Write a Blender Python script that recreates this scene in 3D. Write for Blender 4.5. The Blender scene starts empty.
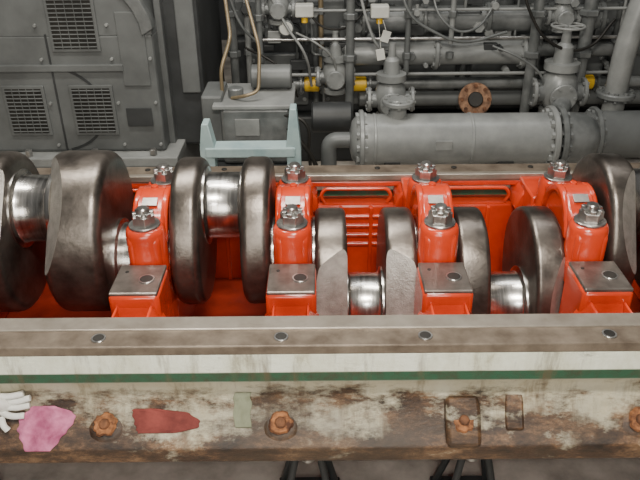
import bpy, bmesh, math, random
from mathutils import Vector, Matrix
random.seed(4)
V=Vector
scn=bpy.context.scene
# ---------------------------------------------------------------- materials
def nodes_mat(name):
    m=bpy.data.materials.new(name); m.use_nodes=True
    nt=m.node_tree; b=nt.nodes['Principled BSDF']
    return m,nt,b
def noise(nt,scale,detail=6,rough=.6,vec=None,stretch=None):
    tc=nt.nodes.new('ShaderNodeTexCoord')
    n=nt.nodes.new('ShaderNodeTexNoise'); n.inputs['Scale'].default_value=scale
    n.inputs['Detail'].default_value=detail; n.inputs['Roughness'].default_value=rough
    mp=nt.nodes.new('ShaderNodeMapping')
    if stretch: mp.inputs['Scale'].default_value=stretch
    nt.links.new(tc.outputs['Object'],mp.inputs['Vector']); nt.links.new(mp.outputs['Vector'],n.inputs['Vector'])
    return n.outputs['Fac']
def ramp(nt,fac,stops):
    r=nt.nodes.new('ShaderNodeValToRGB'); e=r.color_ramp.elements
    e[0].position=stops[0][0]; e[0].color=(*stops[0][1],1)
    e[1].position=stops[-1][0]; e[1].color=(*stops[-1][1],1)
    for p,c in stops[1:-1]:
        x=e.new(p); x.color=(*c,1)
    nt.links.new(fac,r.inputs['Fac']); return r.outputs['Color']
def mixc(nt,fac,a,b):
    m=nt.nodes.new('ShaderNodeMix'); m.data_type='RGBA'
    for s,v in ((0,fac),(6,a),(7,b)):
        if isinstance(v,(int,float)): m.inputs[s].default_value=v
        elif isinstance(v,tuple): m.inputs[s].default_value=(*v,1)
        else: nt.links.new(v,m.inputs[s])
    return m.outputs[2]
def bump(nt,b,fac,st,dist=.01):
    u=nt.nodes.new('ShaderNodeBump'); u.inputs['Strength'].default_value=st; u.inputs['Distance'].default_value=dist
    nt.links.new(fac,u.inputs['Height']); nt.links.new(u.outputs['Normal'],b.inputs['Normal'])
def simple(name,c1,c2,scale=8,rough=.5,metal=0,bm=.2,stretch=None,coat=0,lo=.35,hi=.65,r2=None):
    m,nt,b=nodes_mat(name)
    f=noise(nt,scale,stretch=stretch)
    nt.links.new(ramp(nt,f,[(lo,c1),(hi,c2)]),b.inputs['Base Color'])
    b.inputs['Roughness'].default_value=rough; b.inputs['Metallic'].default_value=metal
    b.inputs['Coat Weight'].default_value=coat; b.inputs['Coat Roughness'].default_value=.12
    if r2 is not None:
        mr=nt.nodes.new('ShaderNodeMapRange'); mr.inputs[3].default_value=rough; mr.inputs[4].default_value=r2
        nt.links.new(f,mr.inputs[0]); nt.links.new(mr.outputs[0],b.inputs['Roughness'])
    if bm: bump(nt,b,noise(nt,scale*6,stretch=stretch),bm,.004)
    return m
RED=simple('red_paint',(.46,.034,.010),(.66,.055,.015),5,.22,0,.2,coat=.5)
REDD=simple('red_paint_shaded',(.12,.010,.004),(.26,.022,.009),4,.3,0,.3,coat=.3)  # darker copy of the red paint, cavity shade put into its colour
WEB=simple('forged_steel_oily',(.075,.065,.057),(.24,.212,.188),9,.25,.88,.22,r2=.43,lo=.3,hi=.7)
FACET=simple('ground_steel_face',(.30,.285,.26),(.50,.48,.45),30,.38,.6,.5,lo=.3,hi=.7)
JOUR=simple('polished_journal',(.46,.44,.41),(.80,.78,.75),5,.17,1,.04,stretch=(16,1,1),r2=.30)
MACH=simple('machined_pad',(.15,.127,.112),(.28,.247,.222),12,.32,.75,.15)
RAIL=simple('oily_rail_steel',(.11,.083,.062),(.28,.23,.18),11,.34,.45,.15,lo=.3,hi=.7)
RAILL=simple('bright_rail_steel',(.30,.26,.215),(.48,.435,.375),9,.30,.6,.1,lo=.3,hi=.7)
NUT=simple('nut_steel',(.30,.29,.28),(.6,.59,.57),20,.28,.9,.1)
DARK=simple('near_black',(.008,.007,.006),(.02,.018,.015),8,.5,0,0)  # near-black; on the hole discs it paints the shade of their depth
GRAY=simple('machine_gray_paint',(.095,.10,.10),(.14,.148,.148),4,.40,0,.15)
GRAYL=simple('light_gray_paint',(.19,.197,.195),(.29,.298,.292),5,.40,0,.15)
GRAYD=simple('dark_gray_paint',(.020,.022,.023),(.045,.048,.05),4,.5,0,.15)
GRAYM=simple('gray_casting',(.10,.107,.107),(.195,.203,.203),7,.32,.15,.3)
GRAYH=simple('exchanger_gray',(.19,.198,.198),(.29,.30,.295),5,.34,.1,.2)
BLUE=simple('pale_blue_paint',(.28,.40,.42),(.43,.55,.55),6,.5,0,.2)
YEL=simple('yellow_band',(.75,.45,.02),(.88,.56,.03),6,.4,0,0)
RUST=simple('rust',(.06,.026,.015),(.24,.10,.045),28,.85,0,.8)
RUSTO=simple('orange_rust',(.09,.035,.018),(.44,.18,.07),34,.85,0,1,lo=.38,hi=.62)
RUSTF=simple('flange_rust',(.12,.06,.035),(.34,.19,.11),30,.8,0,.6)
TAN=simple('copper_tube',(.20,.155,.09),(.30,.235,.15),6,.4,.4,0)
TAG=simple('white_tag',(.5,.5,.46),(.68,.68,.63),6,.6,0,0)
PINK=simple('pink_cloth',(.36,.08,.17),(.68,.22,.38),16,.9,0,.6)
RAGR=simple('red_rag_cloth',(.12,.025,.022),(.27,.058,.048),14,.9,0,.3)
GLOVE=simple('white_cotton',(.7,.7,.66),(.88,.88,.84),20,.9,0,.5)
TAPE=simple('olive_tape',(.15,.16,.10),(.26,.28,.19),10,.7,0,.1)
PLATE=simple('nameplate_metal',(.30,.29,.27),(.45,.43,.40),30,.4,.6,.1)
FLOOR=simple('concrete_floor',(.30,.27,.235),(.60,.55,.49),5,.65,0,.3)
WALL=simple('dim_wall',(.05,.055,.06),(.08,.085,.09),2,.8,0,.1)
def block_paint(name='weathered_block_paint',extra=0):
    m,nt,b=nodes_mat(name)
    tc=nt.nodes.new('ShaderNodeTexCoord'); sp=nt.nodes.new('ShaderNodeSeparateXYZ')
    nt.links.new(tc.outputs['Object'],sp.inputs[0])
    z=sp.outputs['Z']
    f1=noise(nt,4.0,12,.74,stretch=(.8,1,1.8)); f2=noise(nt,30,8,.7); f3=noise(nt,2.1,10,.7,stretch=(.7,1,1.5)); f4=noise(nt,9,10,.75,stretch=(1.0,.4,.5))
    f5=noise(nt,11,12,.8,stretch=(.6,1,1.6)); f6=noise(nt,17,8,.7,stretch=(1,.2,.14))
    cream=ramp(nt,f4,[(.30,(.42,.39,.27)),(.42,(.72,.73,.58)),(.60,(.88,.91,.78))])
    def rng(a,b_,lo=0,hi=1):
        r=nt.nodes.new('ShaderNodeMapRange'); r.inputs[1].default_value=a; r.inputs[2].default_value=b_
        r.inputs[3].default_value=lo; r.inputs[4].default_value=hi; nt.links.new(z,r.inputs[0]); return r.outputs[0]
    def mth(op,a,b_,clamp=False):
        n=nt.nodes.new('ShaderNodeMath'); n.operation=op; n.use_clamp=clamp
        for i,v in enumerate((a,b_)):
            if isinstance(v,(int,float)): n.inputs[i].default_value=v
            else: nt.links.new(v,n.inputs[i])
        return n.outputs[0]
    cream=mixc(nt,rng(-.128,-.15,0,.6),cream,(.42,.34,.21))
    g=mth('MULTIPLY',rng(-.094,-.099),rng(-.136,-.128))
    gcol=ramp(nt,f2,[(.3,(.05,.05,.028)),(.55,(.025,.095,.05))])
    col=mixc(nt,g,cream,gcol)
    st=mth('MULTIPLY',mth('SUBTRACT',mth('ADD',f6,rng(-.128,-.30,-.02,.05)),.52),6,True)
    col=mixc(nt,mth('MULTIPLY',st,.75),col,(.13,.08,.042))
    low=rng(-.11,-.22,-.12,.095)
    bot=rng(-.27,-.36,0,.14)
    top=rng(-.055,-.032,0,.075)
    amt=mth('ADD',mth('ADD',mth('ADD',f1,low),top),mth('ADD',bot,extra))
    rf=mth('MULTIPLY',mth('SUBTRACT',amt,.53),9,True)
    rustc=ramp(nt,f5,[(.38,(.016,.010,.007)),(.5,(.065,.035,.020)),(.60,(.20,.11,.055)),(.69,(.45,.37,.25))])
    col=mixc(nt,rf,col,rustc)
    df=mth('MULTIPLY',mth('SUBTRACT',mth('ADD',mth('ADD',f3,mth('MULTIPLY',f4,.4)),mth('MULTIPLY',low,.8)),.69),4,True)
    col=mixc(nt,mth('MULTIPLY',df,.85),col,(.05,.032,.018))
    nt.links.new(col,b.inputs['Base Color']); b.inputs['Roughness'].default_value=.40
    bump(nt,b,f5,.6,.008)
    return m
BLOCK=block_paint(); LUG=block_paint('rusty_lug_paint',.07)
# ---------------------------------------------------------------- helpers
def empty(name,loc=(0,0,0)):
    o=bpy.data.objects.new(name,None); o.location=loc; scn.collection.objects.link(o); return o
def fin(name,bm,mats,parent=None,smooth=None,bevel=0):
    me=bpy.data.meshes.new(name); bmesh.ops.recalc_face_normals(bm,faces=bm.faces)
    bm.to_mesh(me); bm.free()
    if not isinstance(mats,(list,tuple)): mats=[mats]
    for m in mats: me.materials.append(m)
    o=bpy.data.objects.new(name,me); scn.collection.objects.link(o)
    if parent is not None:
        o.parent=parent; o.matrix_parent_inverse=parent.matrix_basis.inverted()
    if smooth:
        for p in me.polygons: p.use_smooth=True
        a=math.radians(smooth)
        bm2=bmesh.new(); bm2.from_mesh(me)
        for e in bm2.edges:
            if len(e.link_faces)==2 and (e.calc_face_angle(0)>a or e.link_faces[0].material_index!=e.link_faces[1].material_index): e.smooth=False
        bm2.to_mesh(me); bm2.free()
    if bevel:
        md=o.modifiers.new('b','BEVEL'); md.width=bevel; md.segments=2; md.limit_method='ANGLE'; md.angle_limit=math.radians(40)
    return o
def box(name,a,b,mat,parent=None,bevel=.006,rot=None):
    bm=bmesh.new(); bmesh.ops.create_cube(bm,size=1)
    a=V(a);b=V(b);s=b-a;c=(a+b)/2
    M=Matrix.Translation(c)
    if rot: M=M@Matrix.Rotation(rot[1],4,rot[0])
    M=M@Matrix.Diagonal((s.x,s.y,s.z,1))
    bm.transform(M)
    return fin(name,bm,mat,parent,None,bevel)
def frame(d):
    d=V(d).normalized(); return d.to_track_quat('Z','Y').to_matrix().to_4x4()
def lathe(name,p,d,prof,mat,parent=None,seg=32,smooth=35):
    bm=bmesh.new(); M=Matrix.Translation(V(p))@frame(d); rings=[]
    for t,r in prof:
        rings.append([bm.verts.new(M@V((r*math.cos(2*math.pi*i/seg),r*math.sin(2*math.pi*i/seg),t))) for i in range(seg)])
    for a,b in zip(rings,rings[1:]):
        for i in range(seg): bm.faces.new((a[i],a[(i+1)%seg],b[(i+1)%seg],b[i]))
    bm.faces.new(rings[0]); bm.faces.new(rings[-1])
    return fin(name,bm,mat,parent,smooth)
def cyl(name,p0,p1,r,mat,parent=None,seg=28,ch=None,smooth=35):
    p0=V(p0);p1=V(p1);L=(p1-p0).length; c=min(r*.12,L*.2) if ch is None else ch
    return lathe(name,p0,p1-p0,[(0,r-c),(c,r),(L-c,r),(L,r-c)],mat,parent,seg,smooth)
def prism(name,prof,x0,x1,mat,parent=None,bevel=.006,axis='X'):
    bm=bmesh.new()
    def mk(x,p): return V((x,p[0],p[1])) if axis=='X' else V((p[0],x,p[1]))
    A=[bm.verts.new(mk(x0,p)) for p in prof]; B=[bm.verts.new(mk(x1,p)) for p in prof]
    n=len(prof)
    for i in range(n): bm.faces.new((A[i],A[(i+1)%n],B[(i+1)%n],B[i]))
    bm.faces.new(A); bm.faces.new(B[::-1])
    return fin(name,bm,mat,parent,30,bevel)
def pipe(name,pts,r,mat,parent=None,smooth=True):
    cu=bpy.data.curves.new(name,'CURVE'); cu.dimensions='3D'; cu.bevel_depth=r; cu.bevel_resolution=4; cu.use_fill_caps=True
    if smooth:
        s=cu.splines.new('BEZIER'); s.bezier_points.add(len(pts)-1)
        for bp,p in zip(s.bezier_points,pts):
            bp.co=p; bp.handle_left_type='AUTO'; bp.handle_right_type='AUTO'
    else:
        s=cu.splines.new('POLY'); s.points.add(len(pts)-1)
        for bp,p in zip(s.points,pts): bp.co=(*p,1)
    cu.materials.append(mat)
    o=bpy.data.objects.new(name,cu); scn.collection.objects.link(o)
    if parent is not None: o.parent=parent; o.matrix_parent_inverse=parent.matrix_basis.inverted()
    return o
def elbow(name,pts,r,mat,parent=None,R=None):
    R=R or r*2; out=[V(pts[0])]
    for i in range(1,len(pts)-1):
        a,b,c=V(pts[i-1]),V(pts[i]),V(pts[i+1])
        u=(a-b).normalized();w=(c-b).normalized()
        k=min(R,(a-b).length*.45,(c-b).length*.45)
        for j in range(7):
            t=j/6; out.append((b+u*k)*(1-t)**2+b*2*t*(1-t)+(b+w*k)*t*t)
    out.append(V(pts[-1]))
    return pipe(name,out,r,mat,parent,False)
def flange(name,p,d,r,th,mat,parent,n=8,br=None,bmat=None):
    p=V(p);d=V(d).normalized()
    cyl(name,p-d*th/2,p+d*th/2,r,mat,parent,32)
    M=frame(d); br=br or r*.12
    bm=bmesh.new()
    for i in range(n):
        a=2*math.pi*i/n; c=p+M.to_3x3()@V((math.cos(a)*r*.8,math.sin(a)*r*.8,0))
        bmesh.ops.create_cone(bm,cap_ends=True,segments=6,radius1=br,radius2=br,depth=th+br*1.6,matrix=Matrix.Translation(c)@M)
    fin(name+'_bolts',bm,bmat or mat,parent)
def hexnut(name,p,r,h,parent,mat=NUT,d=(0,0,1)):
    p=V(p);d=V(d).normalized()
    cyl(name+'_washer',p,p+d*h*.16,r*1.28,mat,parent,28)
    bm=bmesh.new()
    bmesh.ops.create_cone(bm,cap_ends=True,segments=6,radius1=r,radius2=r,depth=h*.6,matrix=Matrix.Translation(p+d*h*.46)@frame(d)@Matrix.Rotation(.3,4,'Z'))
    for k in range(6):
        a=.3+k*math.pi/3
        M=Matrix.Translation(p+d*h*.84)@frame(d)@Matrix.Rotation(a,4,'Z')@Matrix.Translation((r*.68,0,0))@Matrix.Diagonal((r*.36,r*.44,h*.24,1))
        bmesh.ops.create_cube(bm,size=1,matrix=M)
    fin(name,bm,mat,parent,None,.002)
    lathe(name+'_stud',p+d*h*.7,d,[(0,r*.5),(h*.42,r*.5),(h*.5,r*.42)],mat,parent,20)

# ---------------------------------------------------------------- crankcase
AX=-.117
MAINS=[-1.37,-.588,-.093,.402,.905,1.42]
XL,XR=-1.62,1.68
blk=empty('engine_block')
LEDGE=[(-.69,-.134),(-.672,-.140),(-.655,-.165),(-.648,-.20),(-.655,-.235),(-.68,-.275),(-.715,-.315),(-.75,-.335),(-.752,-.388)]
prof=[(-.56,-.03),(-.69,-.03)]+LEDGE+[(-.735,-.395),(-.56,-.50)]
prism('near_side_casting',prof,XL,XR,BLOCK,blk,.005)
box('near_rail',(XL,-.692,-.032),(XR,-.56,0),RAIL,blk,.004)
box('near_rail_machined_lip',(XL,-.618,-.02),(XR,-.556,.006),RAILL,blk,.003)
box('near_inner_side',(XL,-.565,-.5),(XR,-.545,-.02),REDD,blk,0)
box('far_rail',(XL,.455,-.03),(XR,.57,0),RAIL,blk,.004)
box('far_rail_machined_lip',(XL,.45,-.02),(XR,.478,.005),RAILL,blk,.003)
box('far_outer_side',(XL,.52,-.5),(XR,.56,-.03),BLOCK,blk,.004)
box('far_inner_side_upper',(XL,.455,-.05),(XR,.53,-.028),RED,blk,.004)
box('far_inner_side_lower',(XL,.43,-.5),(XR,.53,-.125),RED,blk,.012)
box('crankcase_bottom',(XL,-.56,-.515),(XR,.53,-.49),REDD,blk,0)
for nm,x in (('end_plate_a',XL-.03),('end_plate_b',XR-.01)):
    box(nm,(x,-.66,-.5),(x+.04,.55,-.005),BLOCK,blk,.004)
for i,x in enumerate([-1.4,-1.12,-.632,-.113,.297,.82,1.3]):
    cyl('rail_hole_ring',(x,-.652,-.001),(x,-.652,.0035),.021,NUT,blk,24)
    cyl('rail_hole',(x,-.652,.0),(x,-.652,.0045),.016,DARK,blk,24)
for i in range(10):
    x=-1.4+i*.33
    cyl('far_rail_hole',(x,.53,0),(x,.53,.004),.012,DARK,blk,20)
arc=[(.135*math.cos(math.radians(t)),AX+.135*math.sin(math.radians(t))) for t in range(180,361,12)]
for i,x in enumerate(MAINS):
    p=[(-.55,-.49),(-.55,-.17),(-.50,-.15),(-.455,-.11),(-.43,-.05),(-.425,-.008),(-.25,-.008),(-.25,AX)]+arc+\
      [(.25,AX),(.25,-.008),(.46,-.008),(.46,-.49)]
    prism('bulkhead_%d'%i,p,x-.06,x+.06,RED,blk,.008)
    prism('pad_block_%d'%i,[(-.40,-.32),(-.43,-.16),(-.43,-.006),(-.25,-.006),(-.25,-.32)],x-.080,x+.080,RED,blk,.014)
    box('machined_pad_%d'%i,(x-.076,-.425,-.012),(x+.076,-.254,.002),MACH,blk,.004)
    cyl('pad_stud_hole_rim_%d'%i,(x+.028,-.345,.001),(x+.028,-.345,.005),.026,NUT,blk,28)
    cyl('pad_stud_hole_%d'%i,(x+.028,-.345,.002),(x+.028,-.345,.006),.021,DARK,blk,28)
    cyl('pad_dowel_%d'%i,(x-.045,-.30,.001),(x-.045,-.30,.004),.006,DARK,blk,16)
    for s in (-1,1):
        q=[(x+s*.05,-.03),(x+s*.085,-.10),(x+s*.13,-.19),(x+s*.19,-.29),(x+s*.2,-.49),(x+s*.05,-.49)]
        prism('gusset_%d'%i,q,-.55,-.38,RED,blk,.02,'Y')
        q=[(x+s*.05,-.02),(x+s*.08,-.06),(x+s*.09,-.125),(x+s*.05,-.125)]
        prism('rear_gusset_%d'%i,q,.36,.50,RED,blk,.01,'Y')
for i in range(len(MAINS)-1):
    a,b=MAINS[i]+.085,MAINS[i+1]-.085
    pts=[(a+.03,.436,-.115),(a+.012,.436,-.085),(a+.03,.436,-.052),(b-.03,.436,-.052),(b-.012,.436,-.085),(b-.03,.436,-.115)]
    elbow('window_lip_%d'%i,pts,.008,RED,blk,.03)
    if i==2:
        for k,zz in enumerate((-.18,-.225,-.27,-.315)):
            cyl('side_rib_%d_%d'%(i,k),(a-.02,.428,zz),(b+.02,.428,zz),.010,RED,blk,12)
    for k in (0,1):
        xx=a+(b-a)*(.30+.4*k)
        box('side_web_%d_%d'%(i,k),(xx-.008,.41,-.49),(xx+.008,.44,-.13),RED,blk,.005)
for i,x in enumerate([-1.17,-.645,-.122,.42,.95,1.42]):
    n=V((0,-.62,.78)).normalized()
    cc=V((x,-.695,-.285))
    lathe('ledge_lug_%d'%i,cc-n*.036,n,[(0,.075),(.020,.064),(.030,.050),(.034,.038)],LUG,blk,28,70)
    if i==3:
        prism('lug_bracket',[(-.655,-.215),(-.70,-.235),(-.757,-.315),(-.757,-.34),(-.66,-.30)],x-.052,x+.052,LUG,blk,.018)
    c=V((x,-.712,-.268))
    if i!=3: c-=n*.018
    bm=bmesh.new(); rnd=random.Random(i); N=26
    ro=[.036*(1+rnd.uniform(-.12,.10)) for _ in range(N)]
    M=Matrix.Translation(c)@frame(n)
    A=[bm.verts.new(M@V((ro[k]*math.cos(2*math.pi*k/N),ro[k]*math.sin(2*math.pi*k/N),0))) for k in range(N)]
    B=[bm.verts.new(M@V((ro[k]*.85*math.cos(2*math.pi*k/N),ro[k]*.85*math.sin(2*math.pi*k/N),.010))) for k in range(N)]
    for k in range(N): bm.faces.new((A[k],A[(k+1)%N],B[(k+1)%N],B[k]))
    bm.faces.new(A[::-1]); bm.faces.new(B)
    fin('rusted_washer_%d'%i,bm,RUSTO,blk)
    bm=bmesh.new(); bmesh.ops.create_cone(bm,cap_ends=True,segments=6 if i%2 else 9,radius1=.020,radius2=.014,depth=.016,matrix=Matrix.Translation(c+n*.014)@frame(n)@Matrix.Rotation(i*.5,4,'Z'))
    fin('rusted_bolt_%d'%i,bm,RUST,blk,None,.005)
prism('small_lug',[(-.645,-.215),(-.672,-.240),(-.715,-.305),(-.70,-.33)],.550,.605,LUG,blk,.010)

# ---------------------------------------------------------------- bearing caps
def bearing_cap(x,plate=True):
    c=empty('bearing_cap',(x,0,AX))
    outer=[(-.235,AX+.002),(-.235,.075),(-.215,.098),(-.13,.105),(-.105,.118),(-.06,.148),(0,.160),(.06,.148),(.105,.118),(.13,.105),(.215,.098),(.235,.075),(.235,AX+.002)]
    inner=[(.135*math.cos(math.radians(t)),AX+.002+.133*math.sin(math.radians(t))) for t in range(0,181,12)]
    prism('cap_body',outer+inner,x-.054,x+.054,RED,c,.014)
    for s in (-1,1):
        y=s*.178
        box('cap_foot',(x-.066,y-.064,AX+.002),(x+.066,y+.062,-.02),RED,c,.018)
        lathe('cap_boss',(x,y,-.06),(0,0,1),[(0,.068),(.150,.066),(.163,.061),(.170,.052)],RED,c,36,50)
        hexnut('stud_nut',(x,y,.110),.041,.056,c)
    for s in (-1,1):
        rib=[(.150*math.cos(math.radians(t)),AX+.09+.188*math.sin(math.radians(t))) for t in range(15,166,10)]
        rib2=[(.118*math.cos(math.radians(t)),AX+.09+.155*math.sin(math.radians(t))) for t in range(165,14,-10)]
        prism('crown_rib',rib+rib2,x+s*.048-.013,x+s*.048+.013,RED,c,.008)
    box('number_plate',(x-.026,-.090,.143),(x+.026,-.055,.148),PLATE,c,.001,('X',.45))
    cyl('oil_plug',(x,.02,.155),(x,.02,.166),.012,RED,c,16)
    return c
for x in MAINS: bearing_cap(x)

# ---------------------------------------------------------------- crankshaft
crank=empty('crankshaft',(0,0,AX))
def web(name,x0,x1,ang,a=.272,b=.238,off=.096,cuts=(),e=.03,ex=2.25):
    A=math.radians(ang); d=V((0,math.cos(A),math.sin(A))); p=V((0,-math.sin(A),math.cos(A)))
    c=V((0,0,AX))+d*off; N=80; bm=bmesh.new(); R=[]
    prof=[]
    for k in range(6):
        t=math.radians(k*18); prof.append((x0+e*(1-math.cos(t)),e*(1-math.sin(t))))
    prof+= [(x1-(q[0]-x0),q[1]) for q in prof[::-1]]
    for x,ins in prof:
        ring=[]
        for i in range(N):
            t=2*math.pi*i/N; ct,st=math.cos(t),math.sin(t)
            u=(abs(ct)**(2/ex))*math.copysign(1,ct)*(a-ins); w=(abs(st)**(2/ex))*math.copysign(1,st)*(b-ins)
            ring.append(bm.verts.new(c+d*u+p*w+V((x,0,0))))
        R.append(ring)
    for q,r in zip(R,R[1:]):
        for i in range(N): bm.faces.new((q[i],q[(i+1)%N],r[(i+1)%N],r[i]))
    bm.faces.new(R[0]); bm.faces.new(R[-1])
    for nx,ca,cd in cuts:
        n=V((nx,math.cos(math.radians(ca)),math.sin(math.radians(ca)))).normalized()
        m=max(v.co.dot(n) for v in bm.verts); lim=m-cd
        bmesh.ops.bisect_plane(bm,geom=bm.verts[:]+bm.edges[:]+bm.faces[:],plane_co=n*lim,plane_no=n,clear_outer=True)
        ed=[g for g in bm.edges if g.is_boundary]
        f=bmesh.ops.contextual_create(bm,geom=ed)['faces']
        bm.normal_update()
        for q in bm.faces:
            if all(abs(v.co.dot(n)-lim)<1e-4 for v in q.verts): q.material_index=1
    return fin(name,bm,[WEB,FACET],crank,32)
def pos(ang,r=.19):
    A=math.radians(ang); return (math.cos(A)*r,AX+math.sin(A)*r)
THROWS=[(-1.23,-1.08,-.945,-.735,78,[(.8,140,.03)],[(-1.3,140,.055)],.036),
        (-.515,-.415,-.275,-.172,66,[],[],.028),
        (-.018,.094,.228,.335,247,[(.28,160,.034)],[(-.22,160,.034)],.020),
        (.478,.585,.738,.842,243,[],[(.9,165,.030)],.018),
        (.985,1.095,1.235,1.345,70,[(.9,150,.04)],[],.024)]
for i,(a0,a1,b0,b1,ang,ca,cb,e) in enumerate(THROWS):
    kw=dict(a=.297,b=.258,off=.100,ex=2.1) if i==0 else {}
    web('web_%da'%i,a0,a1,ang,cuts=ca,e=e,**kw); web('web_%db'%i,b0,b1,ang,cuts=cb,e=e,**kw)
    y,z=pos(ang); L=b0-a1
    pr_=.122
    lathe('crankpin_%d'%i,(a1-.01,y,z),(1,0,0),[(0,pr_+.024),(.016,pr_+.022),(.022,pr_+.004),(.028,pr_),(L-.008,pr_),(L-.002,pr_+.004),(L+.004,pr_+.022),(L+.02,pr_+.024)],JOUR,crank,56)
for i,x in enumerate(MAINS):
    l=(THROWS[i-1][3] if i>0 else XL+.03)-.01; r=(THROWS[i][0] if i<len(THROWS) else XR-.03)+.01
    lathe('main_journal_%d'%i,(l,0,AX),(1,0,0),[(0,.145),(.018,.145),(.024,.13),(r-l-.024,.13),(r-l-.018,.145),(r-l,.145)],JOUR,crank,56)

# ---------------------------------------------------------------- things on the ledge
def surf(z,off=0):
    for (y0,z0),(y1,z1) in zip(LEDGE,LEDGE[1:]):
        if z1<=z<=z0:
            t=(z-z0)/(z1-z0) if z1!=z0 else 0
            n=V((0,(z1-z0),-(y1-y0))).normalized()
            if n.y>0: n=-n
            return V((0,y0+(y1-y0)*t,z))+n*off
    return V((0,-.752,z))
def cloth(name,rows,mat,seed,amp=.006,sub=10):
    random.seed(seed); bm=bmesh.new(); g=[]; nx=20
    R=[]
    for (z0,l0,r0),(z1,l1,r1) in zip(rows,rows[1:]):
        for k in range(4):
            t=k/4; R.append((z0+(z1-z0)*t,l0+(l1-l0)*t,r0+(r1-r0)*t))
    R.append(rows[-1])
    for j,(z,l,r) in enumerate(R):
        row=[]
        for i in range(nx+1):
            u=i/nx; v=j/(len(R)-1)
            k=min(1,6*min(u,1-u))*min(1,6*min(v,1-v))
            th=.004+k*(amp+amp*.8*math.sin(u*15+seed+v*5)+amp*.6*math.sin(v*12+u*6)+random.uniform(-.001,.001))
            p=surf(z,th); row.append(bm.verts.new((l+(r-l)*u+.004*math.sin(j*1.7+seed),p.y,p.z)))
        g.append(row)
    for a,b in zip(g,g[1:]):
        for i in range(nx): bm.faces.new((a[i],a[i+1],b[i+1],b[i]))
    o=fin(name,bm,mat,None,80)
    md=o.modifiers.new('s','SOLIDIFY'); md.thickness=.003
    md=o.modifiers.new('d','SUBSURF'); md.levels=1; md.render_levels=1
cloth('pink_rag',[(-.243,-.865,-.80),(-.258,-.885,-.745),(-.275,-.905,-.735),(-.30,-.910,-.755),(-.318,-.90,-.775),(-.337,-.875,-.80)],PINK,3,.006)
cloth('red_rag',[(-.252,-.565,-.50),(-.262,-.568,-.40),(-.285,-.562,-.362),(-.30,-.555,-.37),(-.310,-.55,-.44)],RAGR,8,.002)
cloth('tape_strip',[(-.205,-.262,-.212),(-.24,-.264,-.210),(-.30,-.262,-.212)],TAPE,1,.001)
glv=empty('work_glove',(-.95,-.66,-.22))
bm=bmesh.new()
pc=surf(-.235,.016)
bmesh.ops.create_uvsphere(bm,u_segments=20,v_segments=12,radius=1,matrix=Matrix.Translation((-.975,pc.y,pc.z))@Matrix.Rotation(.5,4,'X')@Matrix.Diagonal((.055,.020,.050,1)))
fin('palm',bm,GLOVE,glv,80)
for k,(x1,z1,zb) in enumerate(((-.885,-.192,-.205),(-.868,-.213,-.222),(-.872,-.240,-.240),(-.888,-.266,-.257),(-.935,-.300,-.27))):
    xb=-.955
    a=surf(zb,.013);c_=surf(z1,.010);m_=surf((zb+z1)/2-.004,.018)
    pipe('finger_%d'%k,[(xb,a.y,a.z),((xb+x1)/2,m_.y,m_.z),(x1,c_.y,c_.z)],.0095,GLOVE,glv)
# ---------------------------------------------------------------- stands carrying the block
FZ=-1.0
def stand(x,y):
    s=empty('jack_stand',(x,y,FZ))
    box('base_plate',(x-.12,y-.12,FZ),(x+.12,y+.12,FZ+.02),GRAYD,s,.004)
    for a in (-1,1):
        for b in (-1,1):
            pipe('leg',[(x+a*.10,y+b*.10,FZ+.02),(x+a*.03,y+b*.03,-.62)],.014,GRAYD,s,False)
    cyl('screw_post',(x,y,-.75),(x,y,-.54),.028,NUT,s)
    box('saddle',(x-.06,y-.05,-.545),(x+.06,y+.05,-.517),GRAYD,s,.004)
for x in (-1.4,-.05,.55,1.45): stand(x,-.40); stand(x,.42)

# ---------------------------------------------------------------- hall
def plane(name,pts,mat):
    bm=bmesh.new(); bm.faces.new([bm.verts.new(p) for p in pts]); return fin(name,bm,mat)
plane('floor',[(-8,-5,FZ),(8,-5,FZ),(8,7,FZ),(-8,7,FZ)],FLOOR)
plane('wall_back',[(-8,7,FZ),(8,7,FZ),(8,7,5),(-8,7,5)],WALL)
plane('wall_left',[(-8,-5,FZ),(-8,7,FZ),(-8,7,5),(-8,-5,5)],WALL)
plane('wall_right',[(8,7,FZ),(8,-5,FZ),(8,-5,5),(8,7,5)],WALL)

# ---------------------------------------------------------------- generator (left)
gen=empty('generator',(-1.7,2.4,FZ))
GY=1.75
box('base_frame',(-2.9,GY-.12,FZ),(-.86,3.3,-.47),GRAYL,gen,.01)
box('foot_flange',(-2.9,GY-.10,-.47),(-.85,3.2,-.41),GRAYL,gen,.008)
box('terminal_housing',(-2.85,GY,-.41),(-.935,3.1,.30),GRAY,gen,.02)
pr=[(-2.85,.29)]+[(-1.89+.955*math.cos(math.radians(t)),.29+.55*math.sin(math.radians(t))) for t in range(180,-1,-8)]+[(-.935,.29)]
prism('arched_hood',pr,GY+.0,3.1,GRAY,gen,.015,'Y')
pr=[(-1.89+.97*math.cos(math.radians(t)),.29+.565*math.sin(math.radians(t))) for t in range(180,-1,-8)]
pr+=[(-1.89+.90*math.cos(math.radians(t)),.29+.50*math.sin(math.radians(t))) for t in range(0,181,8)]
prism('hood_rim',pr,GY-.02,GY+.05,GRAYM,gen,.004,'Y')
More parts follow.
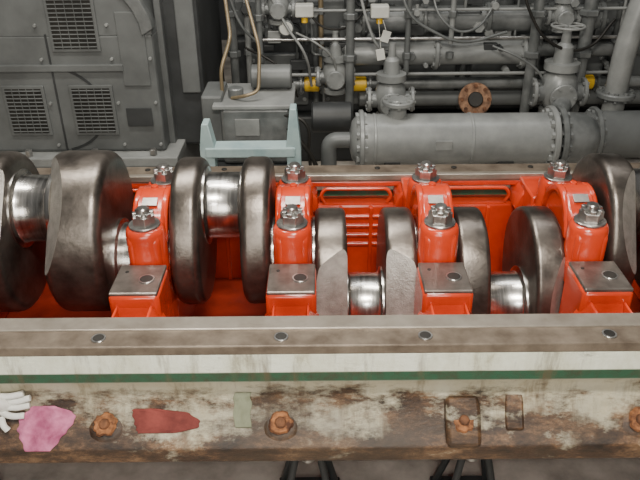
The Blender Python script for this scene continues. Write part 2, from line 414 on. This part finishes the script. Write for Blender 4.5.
def grille(x0,x1,z0,z1,parent,y):
    box('grille_frame',(x0-.018,y-.012,z0-.018),(x1+.018,y+.02,z1+.018),GRAY,parent,.004)
    box('grille_dark',(x0,y-.014,z0),(x1,y-.008,z1),DARK,parent,0)
    n=int((z1-z0)/.022)
    for i in range(n):
        z=z0+(i+.5)*(z1-z0)/n
        box('louvre',(x0,y-.020,z-.0013),(x1,y-.012,z+.0013),GRAY,parent,0,('X',.5))
    for i in range(1,5):
        xx=x0+(x1-x0)*i/5; box('mullion',(xx-.0015,y-.020,z0),(xx+.0015,y-.012,z1),GRAY,parent,0)
grille(-1.83,-1.62,-.28,-.01,gen,GY); grille(-1.44,-1.22,-.28,-.01,gen,GY)
grille(-1.49,-1.25,.22,.50,gen,GY)
box('panel_seam',(-1.54,GY-.006,-.40),(-1.53,GY+.002,.3),GRAYD,gen,0)
box('panel_upper_cover',(-2.4,GY-.02,.09),(-1.12,GY+.01,.13),GRAY,gen,.005)
pr=[(-1.60+.34*math.cos(math.radians(t)),-.14+.27*math.sin(math.radians(t))) for t in range(70,-75,-8)]
pr+=[(-1.60+.325*math.cos(math.radians(t)),-.14+.255*math.sin(math.radians(t))) for t in range(-74,71,8)]
prism('door_panel_seam',pr,GY-.004,GY+.005,GRAYD,gen,0,'Y')
box('door_panel',(-1.13,GY-.010,.0),(-.975,GY+.01,.42),GRAY,gen,.005)
box('terminal_opening',(-1.14,GY-.016,-.24),(-.99,GY-.008,-.13),GRAYD,gen,.002)
for z in (-.36,-.1,.16,.35):
    for x in (-2.0,-1.58,-1.18,-.96): cyl('panel_screw',(x,GY-.018,z),(x,GY+.01,z),.009,GRAYL,gen,10)
for x in (-1.75,-1.35,-1.0):
    cyl('foot_bolt',(x,GY-.06,-.41),(x,GY-.06,-.37),.022,NUT,gen,6)
box('end_column',(-.93,1.95,-.45),(-.70,2.9,1.0),GRAYD,gen,.02)
box('end_column_rib',(-.94,1.88,-.45),(-.90,2.0,1.0),GRAY,gen,.008)
box('end_column_plate',(-.83,1.92,-.1),(-.72,1.96,.5),GRAY,gen,.008)

# ---------------------------------------------------------------- pale blue stand with pump
bs=empty('blue_work_stand',(-.37,1.4,FZ))
box('top_beam',(-.62,1.30,-.27),(-.13,1.42,-.215),BLUE,bs,.006)
box('lower_beam',(-.60,1.33,-.70),(-.15,1.39,-.65),BLUE,bs,.006)
for x in (-.60,-.15):
    s=1 if x<-.3 else -1
    zt=-.08 if s>0 else 0
    prism('post',[(x-.05*s,FZ),(x+.01*s,FZ),(x+.03*s,-.215),(x+.005*s,zt),(x-.03*s,zt),(x-.05*s,-.22)],1.31,1.41,BLUE,bs,.005,'Y')
    box('foot',(x-.06,1.18,FZ),(x+.06,1.48,FZ+.03),BLUE,bs,.005)
pump=empty('oil_pump_unit',(-.37,1.75,FZ))
box('pump_plinth',(-.67,1.53,FZ),(-.12,2.0,-.42),GRAYD,pump,.01)
box('pump_body',(-.56,1.56,-.42),(-.16,1.95,-.08),GRAYM,pump,.02)
box('pump_lid',(-.60,1.54,-.08),(-.14,1.97,-.055),GRAYL,pump,.006)
box('pump_side_box',(-.67,1.6,-.42),(-.55,1.9,-.02),GRAY,pump,.012)
cyl('filler_cap',(-.48,1.70,-.055),(-.48,1.70,.0),.045,GRAYM,pump)
cyl('pump_motor',(-.40,1.85,.02),(-.16,1.85,.02),.07,GRAY,pump)
box('pump_gauge_plate',(-.48,1.55,-.24),(-.34,1.562,-.14),GRAYL,pump,.003)
cyl('pump_knob',(-.50,1.57,-.30),(-.50,1.525,-.30),.025,GRAYL,pump)
elbow('oil_line_a',[(-.56,1.72,-.05),(-.56,1.72,.10),(-.50,1.8,.26),(-.56,2.1,.5)],.011,TAN,pump,.05)
elbow('oil_line_b',[(-.50,1.66,-.05),(-.42,1.60,-.02),(-.34,1.62,.0),(-.33,1.7,.22),(-.42,1.9,.5)],.010,TAN,pump,.05)
pipe('oil_hose',[(-.18,1.57,-.20),(-.10,1.54,-.28),(-.03,1.55,-.4),(.02,1.6,-.7),(.03,1.75,-.98)],.014,DARK,pump)
pipe('oil_hose_b',[(-.20,1.57,-.12),(-.08,1.54,-.16),(-.06,1.55,-.35),(-.04,1.6,-.6),(-.03,1.75,-.98)],.010,DARK,pump)

# ---------------------------------------------------------------- heat exchanger
hx=empty('heat_exchanger',(.8,1.85,FZ))
HY,HZ=1.85,-.385
lathe('shell',(.19,HY,HZ),(1,0,0),[(0,.06),(.015,.12),(.05,.155),(.07,.16),(.12,.16),(.13,.158),(1.22,.158)],GRAYH,hx,48)
for x in (.33,.92): cyl('band',(x,HY,HZ),(x+.02,HY,HZ),.163,GRAYH,hx,48)
flange('end_flange_a',(.26,HY,HZ),(1,0,0),.185,.03,GRAYH,hx,12)
flange('end_flange_b',(1.43,HY,HZ),(1,0,0),.20,.035,GRAYH,hx,14)
flange('end_flange_c',(1.48,HY,HZ),(1,0,0),.20,.035,GRAYM,hx,14)
lathe('end_bonnet',(1.50,HY,HZ),(1,0,0),[(0,.16),(.14,.155),(.20,.12),(.23,.06)],GRAYM,hx,40)
for x in (.45,1.15):
    box('saddle_foot',(x-.05,HY-.12,FZ),(x+.05,HY+.12,HZ-.10),GRAYD,hx,.008)
cyl('top_nozzle',(.48,HY,HZ+.12),(.48,HY,HZ+.26),.055,GRAYH,hx); flange('top_nozzle_flange',(.48,HY,HZ+.24),(0,0,1),.095,.03,GRAYH,hx,8)
box('exchanger_plate',(.70,HY-.166,HZ-.01),(.80,HY-.155,HZ+.05),GRAYL,hx,.002)
elbow('inlet_bend',[(.19,HY,HZ),(.06,HY,HZ),(.06,HY,HZ-.35),(.06,HY+.3,HZ-.35)],.05,GRAY,hx,.1)
cyl('left_motor',(-.05,HY+.35,-.36),(.22,HY+.35,-.36),.10,GRAYD,hx)

# ---------------------------------------------------------------- large diesel engine behind
eng=empty('diesel_engine',(1.2,3.4,FZ))
box('bedplate',(-.7,2.95,FZ),(3.4,4.4,-.62),GRAYD,eng,.02)
box('frame',(-.65,3.05,-.62),(3.3,4.3,-.05),GRAYD,eng,.02)
box('top_deck',(-.65,3.15,-.05),(3.3,4.3,.22),GRAY,eng,.02)
box('cylinder_block',(-.5,3.35,.22),(3.3,4.2,1.2),GRAYD,eng,.02)
for i in range(7):
    x=-.30+i*.56
    box('inspection_door_%d'%i,(x-.22,3.01,-.55),(x+.22,3.06,-.15),GRAY,eng,.012)
    for sx in (-1,1):
        for z in (-.5,-.2): cyl('door_bolt',(x+sx*.19,3.0,z),(x+sx*.19,3.03,z),.016,GRAYL,eng,6)
    cyl('fuel_pump_%d'%i,(x,3.12,.02),(x,3.12,.32),.07,GRAYM,eng); cyl('pump_cap_%d'%i,(x,3.12,.32),(x,3.12,.40),.045,GRAYL,eng)
    box('pump_bracket_%d'%i,(x-.10,3.03,-.04),(x+.10,3.3,.05),GRAYM,eng,.01)
    box('head_cover_%d'%i,(x-.23,3.25,.45),(x+.23,3.5,.75),GRAYM,eng,.03)
    pipe('injection_line_%d'%i,[(x,3.12,.40),(x+.03,3.05,.50),(x+.14,3.05,.48),(x+.2,3.25,.60)],.010,TAN if i%2 else GRAYL,eng)
    cyl('rib_%d'%i,(x+.28,3.04,-.6),(x+.28,3.04,.2),.022,GRAY,eng)
P=lambda n,x0,x1,y,z,r,m=GRAYM: cyl(n,(x0,y,z),(x1,y,z),r,m,eng,32)
P('water_manifold',.20,1.48,2.78,-.09,.085,GRAYH)
P('water_manifold_end',1.48,2.9,2.84,-.09,.05)
P('camshaft_cover',.30,2.0,2.85,.13,.090,GRAYM)
P('fuel_manifold',-.25,3.0,2.95,.30,.035)
P('oil_manifold',-.25,3.0,2.85,-.335,.042)
P('lower_manifold',.3,3.0,2.85,-.45,.055,GRAY)
P('control_rod',-.4,2.6,2.70,.03,.012,NUT)
P('thin_line_1',-.35,2.4,2.72,.22,.010,GRAYL)
P('thin_line_2',-.2,2.2,2.70,-.22,.012,GRAYL)
for x in (-.05,.30,1.98):
    cyl('yellow_coupling',(x-.055,2.85,-.335),(x+.055,2.85,-.335),.054,YEL,eng)
    flange('coupling_flange',(x-.08,2.85,-.335),(1,0,0),.075,.02,GRAYM,eng,6); flange('coupling_flange',(x+.08,2.85,-.335),(1,0,0),.075,.02,GRAYM,eng,6)
for x in (.20,.84,1.46):
    flange('manifold_flange',(x,2.78,-.09),(1,0,0),.118,.03,GRAYH,eng,8)
for x in (.32,.75,1.2,1.65,2.0):
    flange('cover_flange',(x,2.85,.13),(1,0,0),.112,.03,GRAYM,eng,8)
flange('rusty_flange',(1.13,2.66,-.40),(0,1,-.35),.12,.03,RUSTF,eng,8,bmat=RUST)
cyl('rusty_flange_bore',(1.13,2.63,-.39),(1.13,2.68,-.41),.055,DARK,eng)
elbow('rusty_flange_pipe',[(1.13,2.68,-.41),(1.13,2.9,-.45)],.06,GRAYM,eng)
def valve(x,y,z,s=1,wheel=None):
    v=empty('valve_%d'%int(x*100),(x,y,z)); v.parent=eng; v.matrix_parent_inverse=eng.matrix_basis.inverted()
    lathe('body',(x,y,z-.14*s),(0,0,1),[(0,.05*s),(.02*s,.085*s),(.05*s,.085*s),(.055*s,.06*s),(.10*s,.085*s),(.16*s,.10*s),(.22*s,.085*s),(.26*s,.055*s),(.262*s,.09*s),(.30*s,.09*s),(.302*s,.05*s),(.38*s,.045*s),(.40*s,.025*s),(.48*s,.02*s)],GRAYH,v,32)
    flange('side_a',(x-.13*s,y,z),(1,0,0),.075*s,.025,GRAYH,v,6); flange('side_b',(x+.13*s,y,z),(1,0,0),.075*s,.025,GRAYH,v,6)
    cyl('bore',(x-.14*s,y,z),(x+.14*s,y,z),.05*s,GRAYM,v)
    flange('front',(x,y-.10*s,z),(0,1,0),.07*s,.03,GRAYH,v,6)
    if wheel:
        pipe('wheel_rim',[(x+.08*s*math.cos(t*math.pi/8),y+.08*s*math.sin(t*math.pi/8),z+.34*s) for t in range(17)],.009,wheel,v)
        for t in range(3):
            a=t*math.pi/3; cyl('spoke',(x-.08*s*math.cos(a),y-.08*s*math.sin(a),z+.34*s),(x+.08*s*math.cos(a),y+.08*s*math.sin(a),z+.34*s),.007,wheel,v,10)
valve(.50,2.50,-.34,1.15); valve(1.70,2.60,-.33,1.35,GRAYL); valve(.12,2.72,-.24,.95)
valve(-.27,2.70,.24,.8,RED); valve(1.70,2.75,.16,.8)
for i,(x,y,r,z0,z1,m) in enumerate([(-.60,2.75,.03,-.9,1.0,GRAYM),(-.50,2.80,.022,-.9,1.0,GRAYL),(-.40,2.6,.02,-.3,.9,GRAYM),(.22,2.62,.03,-.6,.9,GRAYM),(.02,2.8,.018,-.2,.8,TAN),(.62,2.66,.02,-.2,.8,GRAY),(1.50,2.66,.035,-.5,.9,GRAYM),(1.86,2.68,.045,-.5,.9,GRAYM),(.92,2.66,.018,0,.7,GRAYL)]):
    cyl('riser_%d'%i,(x,y,z0),(x,y,z1),r,m,eng)
    for zz in (-.1,.18): cyl('riser_nut_%d'%i,(x,y,zz),(x,y,zz+.045),r*1.6,GRAYM,eng,6)
cab=[[(-.62,2.6,.45),(-.52,2.6,.15),(-.40,2.62,-.02),(-.44,2.6,-.25)],
 [(-.10,2.65,.5),(-.05,2.6,.22),(.10,2.6,.12),(.30,2.7,.20),(.35,2.7,.5)],
 [(.25,2.6,.5),(.33,2.55,.18),(.42,2.55,.0),(.50,2.6,-.05)],
 [(.75,2.7,.45),(.85,2.6,.17),(1.02,2.6,.10),(1.2,2.7,.25),(1.25,2.75,.5)],
 [(1.30,2.6,.6),(1.42,2.55,.22),(1.6,2.55,.02),(1.85,2.6,-.02),(2.05,2.7,.15)],
 [(-.15,2.6,.1),(0,2.55,.03),(.1,2.6,-.08),(.13,2.65,-.2)],
 [(.55,2.6,.5),(.6,2.55,.25),(.8,2.55,.1),(1.0,2.6,.03),(1.3,2.65,.08)],
 [(-.5,2.6,.0),(-.3,2.5,-.08),(-.2,2.55,-.2),(-.15,2.6,-.35)],
 [(-.35,2.65,.4),(-.2,2.6,.12),(-.1,2.55,-.02),(-.05,2.7,-.3)],
 [(1.2,2.6,.0),(1.4,2.55,-.08),(1.55,2.55,-.2),(1.6,2.6,-.35)]]
for i,c in enumerate(cab): pipe('cable_%d'%i,c,.008 if i%2 else .010,(GRAYM,DARK,GRAYL)[i%3],eng)
random.seed(9)
for i in range(80):
    if i<46: x=random.uniform(-.5,.75); z=random.uniform(-.28,.40)
    else: x=random.uniform(.7,2.2); z=random.uniform(-.26,.42)
    y=random.uniform(2.72,2.90)
    if i%3: cyl('fitting_%d'%i,(x,y,z),(x,y-.07,z),random.uniform(.014,.040),random.choice([GRAYM,GRAYL,GRAYD,GRAYH]),eng,random.choice([6,6,20]))
    else: box('bracket_%d'%i,(x,y-.05,z),(x+random.uniform(.04,.13),y,z+random.uniform(.03,.10)),random.choice([GRAYM,GRAYH,GRAYD,GRAYD]),eng,.006)
for i in range(12):
    x=random.uniform(-.5,2.2); z=random.uniform(-.1,.35); y=random.uniform(2.70,2.85); dx=random.uniform(.08,.25); dz=random.uniform(-.25,.25)
    elbow('small_line_%d'%i,[(x,y,z+.3),(x,y,z),(x+dx,y,z),(x+dx,y+.05,z+dz-.2)],random.uniform(.006,.013),random.choice([GRAYL,GRAYM,GRAYM,GRAYD]),eng,.05)
for x,z in ((-.22,.12),):
    cyl('dial_gauge',(x,2.68,z),(x,2.64,z),.055,GRAYM,eng); cyl('dial_face',(x,2.645,z),(x,2.637,z),.045,TAG,eng)
for i,(x,y,z) in enumerate([(-.09,2.5,.25),(.41,2.5,.24)]):
    box('sensor_box_%d'%i,(x-.06,y,z-.03),(x+.06,y+.09,z+.05),TAG,eng,.008)
    cyl('sensor_gland_%d'%i,(x,y+.04,z-.07),(x,y+.04,z-.02),.022,YEL,eng)
for i,(x,z) in enumerate([(.45,.10),(.42,-.02)]):
    box('tag_%d'%i,(x-.028,2.48,z-.04),(x+.028,2.486,z+.035),TAG,eng,.001,('Y',.3-.5*i))
    pipe('tag_string_%d'%i,[(x,2.483,z+.04),(x-.02,2.5,.2)],.002,TAG,eng)
elbow('exhaust_duct',[(2.05,2.45,-.55),(2.05,2.45,.10),(2.25,2.55,.75)],.075,GRAYL,eng,.25)
flange('duct_flange',(2.05,2.45,-.30),(0,0,1),.13,.04,GRAYM,eng,10)
cyl('right_drum',(1.80,2.25,-.52),(2.5,2.25,-.52),.16,GRAY,eng,40)
flange('right_drum_flange',(1.86,2.25,-.52),(1,0,0),.19,.03,GRAYM,eng,12)
elbow('right_bend',[(1.64,2.35,-.75),(1.64,2.35,-.42),(1.75,2.6,-.35)],.07,GRAYM,eng,.15)

# ---------------------------------------------------------------- lights
def area(name,loc,rot,sx,sy,e,col=(1,1,1)):
    l=bpy.data.lights.new(name,'AREA'); l.shape='RECTANGLE'; l.size=sx; l.size_y=sy; l.energy=e; l.color=col
    o=bpy.data.objects.new(name,l); o.location=loc; o.rotation_euler=rot; scn.collection.objects.link(o)
area('ceiling_lamp',(-.8,.5,3.2),(0,0,0),2.4,.3,115,(1,.95,.85))
area('ceiling_lamp.001',(.2,-1.9,2.5),(math.radians(28),0,0),.9,.2,100,(1,.94,.83))
area('ceiling_lamp.002',(.6,1.7,4.2),(math.radians(-10),0,0),4,.4,62,(1,.99,.96))
area('front_fill',(-.5,-4.6,1.3),(math.radians(82),0,0),3.0,1.6,100,(1,.95,.85))  # added fill to brighten the block face and floor; no window there
area('highlight_fill',(.12,-2.45,1.45),(math.radians(58),0,0),.12,.08,12,(1,.97,.92))  # added fill near the camera for crisp highlights, not a known flash
w=bpy.data.worlds.new('hall'); scn.world=w; w.use_nodes=True
nt=w.node_tree; bg=nt.nodes['Background']; bg.inputs[1].default_value=.18
tc=nt.nodes.new('ShaderNodeTexCoord'); sp=nt.nodes.new('ShaderNodeSeparateXYZ'); nt.links.new(tc.outputs['Generated'],sp.inputs[0])
nt.links.new(ramp(nt,sp.outputs['Z'],[(0,(.25,.25,.25)),(.5,(.5,.5,.5)),(1,(1,.99,.96))]),bg.inputs[0])
# ---------------------------------------------------------------- camera
cd=bpy.data.cameras.new('camera'); cam=bpy.data.objects.new('camera',cd); scn.collection.objects.link(cam)
cd.sensor_width=36; cd.lens=39.4; cd.clip_start=.05
cam.matrix_world=Matrix.Translation((0,-2.25,1.22))@Matrix.Rotation(math.radians(60.5),4,'X')@Matrix.Rotation(math.radians(-.5),4,'Z')
scn.camera=cam
